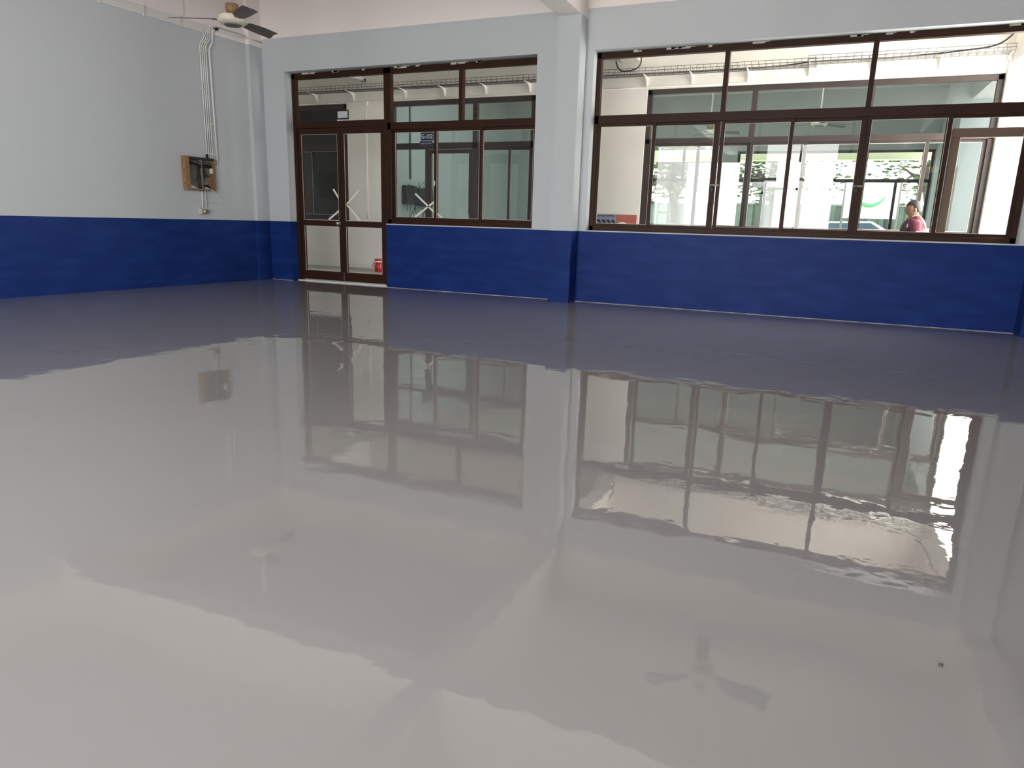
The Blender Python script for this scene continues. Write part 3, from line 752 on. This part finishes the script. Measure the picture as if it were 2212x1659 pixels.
for i, x in enumerate(bx):
    if i == 0: r = br
    else:
        r = br.copy(); C.objects.link(r)
        for ch in list(br.children):
            c = ch.copy(); C.objects.link(c); c.parent = r
    r.location.x = x
    if i >= 11: r.location.z = 3.25+0.035
    where = ['leftmost, hidden left end of the corridor', 'second from left end of the corridor', 'over the dark window behind the door', 'right of the dark window behind the door',
             'leftmost behind the small window', 'second behind the small window', 'third behind the small window', 'rightmost behind the small window',
             'first from the left behind the large window', 'second from the left behind the large window', 'third from the left behind the large window', 'at the join of the two trays', 
             'just right of the tray join', 'second from the right end', 'at the right end of the tray'][i]
    tag(r, 'white curved cable tray bracket, '+where, 'bracket', 'cable tray brackets')
tag(tube('conduit_pipe', [(-4, 2.765, 3.232), (3.9, 2.765, 3.235), (10.9, 2.765, 3.235)], 0.009, M_CORR), 'thin cream conduit along the top of the corridor windows', 'pipe')
pp = tag(empty('drop_pipe', (0.41, 2.77, 1.05)), 'thin vertical conduit with junction boxes on corridor wall seen through the door', 'pipe')
tube('pipe', [(0.41, 2.765, 3.23), (0.41, 2.765, 1.09)], 0.009, M_CORR, pp)
boxes('junction_box', [(0.375, 0.445, 2.74, 2.78, 3.16, 3.225)], M_CORR, pp)
boxes('switch_box', [(0.38, 0.44, 2.745, 2.78, 1.03, 1.09)], M_CREAM, pp)

cl = tag(empty('corridor_lamp', (0.2, 2.3, 3.65)), 'unlit twin tube lamp under the corridor ceiling beam above the door', 'lamp')
def bar_between(name, A, B, r, mat, par): return tube(name, [A, B], r, mat, par, 10)
boxes('batten', [(0.36, 0.43, 1.5, 2.70, 3.60, 3.64)], M_WHITE, cl)
bar_between('fluorescent_tube', (0.37, 1.52, 3.585), (0.37, 2.68, 3.585), 0.013, M_WHITE, cl)
bar_between('fluorescent_tube', (0.43, 1.52, 3.585), (0.43, 2.68, 3.585), 0.013, M_WHITE, cl)
boxes('lamp_holder', [(0.35, 0.45, 2.68, 2.71, 3.57, 3.62)], M_BLACK, cl)

# red water jug in the corridor
jg = tag(empty('water_jug', (0.743, 2.62, 0)), 'red plastic water jug with white band on corridor floor behind the door', 'jug')
lathe('jug_body', [(0.075, 0.0), (0.082, 0.01), (0.084, 0.19), (0.078, 0.195), (0.05, 0.2)], M_RED, jg, (0.743, 2.62, 0.0))
lathe('jug_band', [(0.082, 0.19), (0.087, 0.192), (0.087, 0.212), (0.08, 0.214)], M_WHITE, jg, (0.743, 2.62, 0.0))
lathe('jug_lid', [(0.083, 0.213), (0.083, 0.25), (0.074, 0.257), (0.03, 0.26)], M_RED, jg, (0.743, 2.62, 0.0))
tube('handle', smooth_path([(0.66, 2.60, 0.19), (0.64, 2.55, 0.13), (0.68, 2.52, 0.095), (0.74, 2.525, 0.11), (0.80, 2.55, 0.18)], 5), 0.006, M_RED, jg)

# notice boards, chair
pb = tag(empty('wall_poster', (5.31, 2.77, 0.9)), 'grey blue printed rules poster on corridor wall behind the large window', 'poster')
boxes('sheet', [(5.135, 5.49, 2.765, 2.778, 0.88, 1.222)], principled('poster_grey_blue', (0.25, 0.28, 0.36), 0.7), pb)
text_mesh('heading', 'NỘI QUY XƯỞNG', 0.036, M_NAVYSIGN, Matrix.Translation((5.31, 2.763, 1.19)) @ RX, pb)
for i in range(4):
    for j in range(3):
        x = 5.16+0.085*i; z = 1.12-0.09*j
        boxes('printed_figure', [(x, x+0.05, 2.7625, 2.765, z-0.025, z+0.012), (x+0.03, x+0.065, 2.7625, 2.765, z-0.05, z-0.02)], M_NAVYSIGN, pb)
rb = tag(empty('notice_board', (5.67, 2.77, 0.9)), 'plain red notice board right of the grey blue poster', 'notice board')
boxes('board', [(5.50, 5.85, 2.765, 2.778, 0.88, 1.22)], principled('red_board', (0.42, 0.12, 0.09), 0.7), rb)
ch = tag(empty('plastic_chair', (5.66, 2.25, 0)), 'white plastic chair with rounded back in the corridor before the posters', 'chair')
bm = bmesh.new(); bm_tube(bm, smooth_path([(5.50, 2.42, 0.42), (5.50, 2.47, 0.75), (5.53, 2.50, 0.98), (5.60, 2.51, 1.06), (5.66, 2.51, 1.078), (5.73, 2.51, 1.06), (5.79, 2.50, 0.98), (5.82, 2.47, 0.75), (5.82, 2.42, 0.42)], 5), 0.016, 8)
for i in range(5): bm_tube(bm, [(5.56+.05*i, 2.44, .45), (5.56+.05*i, 2.50, 1.03)], 0.010, 6)
obj('backrest', bm, M_WHITE, ch, smooth=True)
boxes('seat', [(5.48, 5.84, 2.02, 2.44, 0.41, 0.44)], M_WHITE, ch, 0.01)
for x in (5.50, 5.82):
    for y in (2.05, 2.42): tube('leg', [(x, y, 0.42), (x+(0.02 if x > 5.6 else -0.02), y, 0.0)], [0.02, 0.015], M_WHITE, ch)

# dark wiring cabinets on the wall of the next room
wb = tag(empty('wiring_cabinet', (0.4, 4.7, 1.3)), 'pair of open black wiring boxes with hanging cables on wall across the corridor', 'junction box')
boxes('cabinet', [(0.285, 0.40, 4.23, 4.68, 1.36, 1.76)], M_BLACK, wb, 0.01)
boxes('cabinet', [(0.285, 0.42, 4.72, 5.35, 1.34, 1.72)], M_BLACK, wb, 0.01)
bm = bmesh.new()
random.seed(7)
for k in range(16):
    y = random.uniform(4.3, 5.4)
    bm_tube(bm, smooth_path([(0.38, y, 1.6+random.uniform(0, .3)), (0.46, y+random.uniform(-.15, .15), 1.75), (0.44, y+random.uniform(-.15, .15), 1.4), (0.40, y+random.uniform(-.1, .1), 1.0+random.uniform(-.1, .3))], 5), 0.006, 5)
obj('cables', bm, M_BLACK, wb)
tag(tube('conduit_pipe', [(0.30, 4.55, 1.9), (0.30, 4.55, ZC)], 0.02, M_STEEL), 'grey vertical conduit above the black wiring boxes across the corridor', 'pipe')
tag(boxes('white_panel', [(10.02, 10.12, 1.9, 2.0, 0.0, 1.12)], M_WHITE), 'tall white panel standing behind the person in the corridor', 'panel')

# ------------------------------------------------------------------ people
def skin_body(name, verts, edges, radii, mat, parent, root=0, sub=2):
    me = bpy.data.meshes.new(name); me.from_pydata([tuple(v) for v in verts], edges, [])
    o = bpy.data.objects.new(name, me); C.objects.link(o)
    sk = o.modifiers.new('skin', 'SKIN'); sk.use_smooth_shade = True
    for i, v in enumerate(me.skin_vertices[0].data):
        r = radii[i]; v.radius = r if isinstance(r, tuple) else (r, r); v.use_root = (i == root)
    ss = o.modifiers.new('sub', 'SUBSURF'); ss.levels = sub; ss.render_levels = sub
    me.materials.append(mat)
    o.parent = parent
    return o

def ellipsoid(bm, c, r, rot=None, seg=20, rings=14):
    g = bmesh.ops.create_uvsphere(bm, u_segments=seg, v_segments=rings, radius=1.0)
    m = Matrix.Translation(c) @ (rot or Matrix()) @ Matrix.Diagonal((*r, 1))
    bmesh.ops.transform(bm, matrix=m, verts=g['verts'])
    return g['verts']

def make_person(loc, label, rz, sleeve=True):
    """local frame: faces -X, origin between the feet, 1.56 m tall, head bent forward"""
    P = empty('person', (0, 0, 0))
    tag(P, label, 'person')
    # skeleton
    V = [(0.02, 0, 0.86),                                   # 0 pelvis
         (0.03, 0, 1.00), (0.045, 0, 1.14), (0.03, 0, 1.235), (-0.005, 0, 1.295), (-0.03, 0, 1.335),   # 1-5 spine, neck, head base
         (0.03, -0.15, 1.205), (0.06, -0.19, 0.98), (-0.03, -0.18, 0.80), (-0.06, -0.175, 0.745),   # 6-9 near arm
         (0.03, 0.15, 1.205), (0.06, 0.19, 0.98), (-0.03, 0.18, 0.80), (-0.06, 0.175, 0.745),       # 10-13 far arm
         (0.01, -0.085, 0.80), (-0.05, -0.09, 0.45), (0.06, -0.09, 0.08), (-0.06, -0.09, 0.03),     # 14-17 near leg
         (0.01, 0.085, 0.80), (0.04, 0.09, 0.45), (0.16, 0.09, 0.09), (0.06, 0.09, 0.03)]           # 18-21 far leg
    E_ = [(0, 1), (1, 2), (2, 3), (3, 4), (4, 5), (3, 6), (6, 7), (7, 8), (8, 9), (3, 10), (10, 11), (11, 12), (12, 13),
          (0, 14), (14, 15), (15, 16), (16, 17), (0, 18), (18, 19), (19, 20), (20, 21)]
    Rr = [(.125, .10), (.115, .095), (.13, .105), (.085, .08), .052, .05, .065, .047, .034, .03, .065, .047, .034, .03,
          .085, .058, .036, .032, .085, .058, .036, .032]
    skin_body('body', V, E_, Rr, M_SKIN, P)
    # head: one shaped mesh with brow, nose, lips, chin and ears
    bm = bmesh.new()
    tilt = Matrix.Rotation(math.radians(-8), 4, 'Y')
    g = bmesh.ops.create_uvsphere(bm, u_segments=40, v_segments=30, radius=1.0)
    for v in bm.verts:
        x, y, z = v.co
        # cranium 0.19 long, 0.15 wide, 0.23 tall; narrowed to the chin in front
        fx_ = x*0.094; fy = y*0.075; fz = z*0.116
        if z < 0:
            fy *= 1-0.35*(-z)**1.5
            if x > 0: fx_ *= 1-0.55*(-z)
            else: fx_ *= 1-0.10*(-z)
        if x < 0:                                         # facial profile, faces -X
            w_ = math.exp(-(y/0.20)**2)
            fx_ -= 0.022*w_*math.exp(-((z+0.18)/0.11)**2)          # nose
            fx_ += 0.010*math.exp(-((z-0.03)/0.10)**2)*math.exp(-((abs(y)-0.30)/0.2)**2)   # eye sockets
            fx_ -= 0.007*w_*math.exp(-((z+0.45)/0.09)**2)          # lips
            fx_ -= 0.008*math.exp(-(y/0.3)**2)*math.exp(-((z+0.78)/0.15)**2)  # chin
            fx_ -= 0.004*math.exp(-((z-0.16)/0.08)**2)             # brow
        v.co = (fx_, fy, fz)
    for s in (-1, 1):
        ellipsoid(bm, (0.012, s*0.076, -0.012), (0.017, 0.008, 0.030), None, 12, 8)
    bm.transform(Matrix.Translation((0, 0, 1.362)) @ tilt)
    obj('head', bm, M_SKIN, P, smooth=True)
    for s in (-1, 1):
        bm = bmesh.new(); ellipsoid(bm, (-0.077, s*0.030, 0.008), (0.008, 0.012, 0.006), None, 10, 8)
        bm.transform(Matrix.Translation((0, 0, 1.362)) @ tilt)
        obj('eye', bm, M_HAIR, P, smooth=True)
    # hair cap, short, cut above the ears
    bm = bmesh.new()
    bmesh.ops.create_uvsphere(bm, u_segments=36, v_segments=28, radius=1.0)
    kill = []
    for v in bm.verts:
        x, y, z = v.co
        lim = 0.42 if x < -0.25 else (0.42-(x+0.25)*1.4)
        lim = max(lim, -0.45)
        v.co = (x*0.102+0.002, y*0.081, z*0.122+0.004)
        if z < lim: kill.append(v)
    bmesh.ops.delete(bm, geom=kill, context='VERTS')
    ret = bmesh.ops.solidify(bm, geom=bm.faces[:], thickness=0.012)
    bm.transform(Matrix.Translation((0, 0, 1.362)) @ tilt)
    obj('hair', bm, M_HAIR, P, smooth=True)
    # shirt and trousers follow the body a little outside it
    VS = [V[0], V[1], V[2], V[3], (0.012, 0, 1.262), V[6], V[7], (0.01, -0.19, 0.885), V[10], V[11], (0.01, 0.19, 0.885)]
    ES = [(0, 1), (1, 2), (2, 3), (3, 4), (3, 5), (5, 6), (6, 7), (3, 8), (8, 9), (9, 10)]
    RS = [(.145, .12), (.135, .115), (.15, .125), (.105, .095), (.068, .066), .082, .064, .052, .082, .064, .052]
    sh = skin_body('shirt', VS, ES, RS, M_SHIRT, P)
    bm = bmesh.new()
    ellipsoid(bm, (-0.035, 0, 1.07), (0.095, 0.115, 0.16), None, 20, 16)
    obj('vest', bm, M_SHIRTD, P, smooth=True)
    VT = [V[0], V[14], V[15], (V[16][0], V[16][1], 0.12), V[18], V[19], (V[20][0], V[20][1], 0.13)]
    skin_body('trousers', VT, [(0, 1), (1, 2), (2, 3), (0, 4), (4, 5), (5, 6)], [(.14, .115), .10, .075, .06, .10, .075, .06], M_TROUSER, P)
    for s, (fx0, fy0) in ((0, (0.03, -0.09)), (1, (0.13, 0.09))):
        bm = bmesh.new(); ellipsoid(bm, (fx0-0.05, fy0, 0.035), (0.125, 0.045, 0.045), None, 16, 10)
        for v in bm.verts: v.co.z = max(v.co.z, 0.0)
        obj('shoe', bm, M_BLACK, P, smooth=True)
    # shoulder strap, sleeve patch
    if sleeve:
        bm = bmesh.new()
        bm_tube(bm, smooth_path([(-0.05, -0.09, 1.00), (-0.055, -0.095, 1.12), (-0.02, -0.10, 1.235), (0.05, -0.10, 1.275), (0.13, -0.10, 1.20), (0.17, -0.09, 1.08)], 6), 0.012, 8)
        obj('bag_strap', bm, M_CREAM, P, smooth=True)
        bm = bmesh.new(); bm_box(bm, 0.04, 0.105, -0.262, -0.250, 1.04, 1.075)
        bm.transform(Matrix.Rotation(0.0, 4, 'Z'))
        obj('sleeve_patch', bm, M_WHITE, P)
    # hands: palm, four fingers, thumb
    for s, wr in ((-1, V[9]), (1, V[13])):
        x, y, z = wr
        HV = [(x, y, z+0.01), (x-0.012, y, z-0.04), (x-0.02, y, z-0.075)]; HE = [(0, 1), (1, 2)]; HR = [.024, (.030, .016), (.026, .014)]
        for q in range(4):
            b0 = len(HV); dx = -0.030+0.020*q
            ln = (0.062, 0.07, 0.066, 0.052)[q]
            HV += [(x-0.02+dx*0.8+0.008, y, z-0.085), (x-0.024+dx+0.008, y+s*-0.006, z-0.085-ln*.5), (x-0.016+dx+0.008, y+s*-0.018, z-0.085-ln)]
            HE += [(2, b0), (b0, b0+1), (b0+1, b0+2)]; HR += [.0095, .0085, .007]
        b0 = len(HV)
        HV += [(x-0.045, y+s*-0.012, z-0.045), (x-0.058, y+s*-0.02, z-0.075)]; HE += [(1, b0), (b0, b0+1)]; HR += [.011, .009]
        skin_body('hand', HV, HE, HR, M_SKIN, P, 0, 1)
    P.location = loc; P.rotation_euler = (0, 0, rz)
    return P
make_person((9.845, 1.70, 0.0), 'person in maroon shirt walking left through the corridor with bag strap over shoulder', 0.0)
make_person((11.05, 1.55, 0.0), 'second person almost hidden behind the right edge of the large window', math.radians(-20), False)

# ------------------------------------------------------------------ yard beyond
def tree(loc, h, r, label, seed, ztr, n=900):
    random.seed(seed)
    x, y, _ = loc
    t = tag(empty('tree', (x, y, -0.05)), label, 'tree', 'trees in the yard')
    bm = bmesh.new()
    bm_tube(bm, smooth_path([(x, y, -0.05), (x+.1, y, h*.3), (x-.1, y+.1, h*.55), (x+.1, y, h*.8)], 4), [0.17-0.006*i for i in range(13)], 10)
    for k in range(6):
        a = random.uniform(0, 6.28); rr = r*0.7
        bm_tube(bm, smooth_path([(x, y, h*.4+.1*k), (x+rr*.5*math.cos(a), y+rr*.5*math.sin(a), h*.55), (x+rr*math.cos(a), y+rr*math.sin(a), h*.6+random.uniform(-.6, .6))], 4), [0.07-0.006*i for i in range(9)], 6)
    obj('trunk', bm, M_BARK, t, smooth=True)
    bm = bmesh.new()
    cl_ = [(x+random.uniform(-r, r)*.8, y+random.uniform(-r, r)*.8, random.uniform(ztr, h)) for _ in range(26)]
    for i in range(n):
        c = random.choice(cl_)
        p = Vector(c)+Vector((random.gauss(0, .45), random.gauss(0, .45), random.gauss(0, .32)))
        s = random.uniform(0.08, 0.15)
        q = Matrix.Rotation(random.uniform(0, 6.28), 3, 'Z') @ Matrix.Rotation(random.gauss(0, .7), 3, 'X')
        v = [bm.verts.new(p+q @ Vector(w_)) for w_ in ((-s, 0, 0), (-s*.3, -s*.45, .015), (s*.6, -s*.3, .01), (s*1.2, 0, -.04), (s*.6, s*.3, .01), (-s*.3, s*.45, .015))]
        bm.faces.new(v)
    obj('foliage', bm, M_LEAF, t)
tree((4.4, 13.4, 0), 4.4, 1.2, 'leafy tree in the yard seen at the left of the large window', 1, 2.4, 1800)
tree((7.0, 18.2, 0), 5.2, 1.9, 'leafy tree in the yard seen in the middle of the large window', 2, 2.3, 2600)
tree((11.8, 17.5, 0), 5.2, 1.8, 'leafy tree in the yard seen above the walking person', 3, 2.4, 2400)
struct('trim_11', [(4.0, 11.4, 10.6, 10.9, 2.78, 3.05)], principled('cream_eave', (0.75, 0.72, 0.5), 0.8))
# corrugated fence
fe = tag(empty('fence', (8, 21, -0.05)), 'grey green corrugated sheet fence across the yard', 'fence')
bm = bmesh.new()
prev = None
N = 420
for i in range(N+1):
    x = -6+30*i/N; dy = 0.05*(1 if (i//3) % 2 else -1)
    cur = [bm.verts.new((x, 21+dy, -0.05)), bm.verts.new((x, 21+dy, 2.0)), bm.verts.new((x, 21.02+dy, 2.0)), bm.verts.new((x, 21.02+dy, -0.05))]
    if prev:
        for k in range(4): bm.faces.new((prev[k], cur[k], cur[(k+1) % 4], prev[(k+1) % 4]))
    prev = cur
obj('sheet_panel', bm, M_FENCE, fe)
boxes('top_rail', [(-6, 24, 20.92, 21.1, 2.0, 2.06)], M_TARP, fe)
for i in range(8): boxes('post', [(-5+4*i, -4.88+4*i, 20.8, 20.92, -0.05, 2.1)], M_STEEL, fe)
# rolled awning on a metal stand
aw = tag(empty('awning_stand', (7.5, 13.2, -0.05)), 'rolled white awning on a grey metal gate frame in the yard', 'awning')
tube('rolled_awning', [(6.75, 13.2, 2.32), (7.5, 13.2, 2.36), (8.35, 13.2, 2.42)], [0.09, 0.10, 0.11], M_TARP, aw, 14)
boxes('gate_frame', [(6.98, 7.05, 13.15, 13.25, -0.05, 2.3), (8.02, 8.09, 13.15, 13.25, -0.05, 2.34), (6.98, 8.09, 13.15, 13.25, 2.05, 2.12)], M_STEEL, aw)
# cars
def car(x, y, label):
    r = tag(empty('car', (x, y, -0.05)), label, 'car', 'white cars parked in the yard')
    bm = bmesh.new()
    prof = [(-2.1, .35), (-2.15, .7), (-1.9, .85), (-1.2, .95), (-.65, 1.38), (.75, 1.42), (1.45, 1.0), (2.05, .92), (2.15, .6), (2.1, .33)]
    for s in (-1,):
        a_ = [bm.verts.new((x+px_, y-.8, pz)) for px_, pz in prof]; b_ = [bm.verts.new((x+px_, y+.8, pz)) for px_, pz in prof]
        bm.faces.new(a_); bm.faces.new(b_[::-1])
        for i in range(len(prof)): bm.faces.new((a_[i], a_[(i+1) % len(prof)], b_[(i+1) % len(prof)], b_[i]))
    obj('car_body', bm, M_CARW, r, bevel=0.06)
    bm = bmesh.new()
    wp = [(-1.08, .98), (-.62, 1.33), (.7, 1.36), (1.28, 1.0)]
    a_ = [bm.verts.new((x+px_, y-.815, pz)) for px_, pz in wp]; b_ = [bm.verts.new((x+px_, y-.79, pz)) for px_, pz in wp]
    bm.faces.new(a_); bm.faces.new(b_[::-1])
    for i in range(4): bm.faces.new((a_[i], a_[(i+1) % 4], b_[(i+1) % 4], b_[i]))
    obj('side_window', bm, M_CARG, r)
    for dx in (-1.35, 1.35):
        for dy in (-.72, .72):
            bm = bmesh.new(); bm_lathe(bm, [(.12, -.1), (.31, -.1), (.33, -.06), (.33, .06), (.31, .1), (.12, .1)], 24)
            bm.transform(Matrix.Translation((x+dx, y+dy, .28)) @ Matrix.Rotation(math.radians(90), 4, 'X'))
            obj('wheel', bm, M_BLACK, r, smooth=True)
car(9.6, 19.4, 'white car parked by the fence behind the middle of the large window')
# banner
bn = tag(empty('banner', (10.5, 15.0, 0)), 'white banner with a green arc hanging on posts in the yard', 'banner')
boxes('sheet', [(9.3, 10.75, 15.0, 15.02, 1.45, 2.5)], M_WHITE, bn)
bm = bmesh.new(); bm_tube(bm, [(10.0+.42*math.cos(a), 14.985, 2.25+.42*math.sin(a)) for a in [math.radians(200+14*i) for i in range(11)]], [.01, .03, .045, .055, .06, .06, .055, .045, .035, .025, .01], 6)
obj('green_arc', bm, M_GREEN, bn, smooth=True)
for x in (9.28, 10.77): tube('post', [(x, 15.03, -0.05), (x, 15.03, 2.6)], 0.035, M_STEEL, bn)

# crumb of dried filler left on the fresh floor
bm = bmesh.new(); ellipsoid(bm, (9.142, -7.362, 0.003), (0.006, 0.005, 0.004), None, 8, 6)
for v in bm.verts: v.co.z = max(0.0, v.co.z)
tag(obj('debris_chip', bm, M_BARK), 'tiny grey chip of debris on the glossy floor at lower right', 'debris')
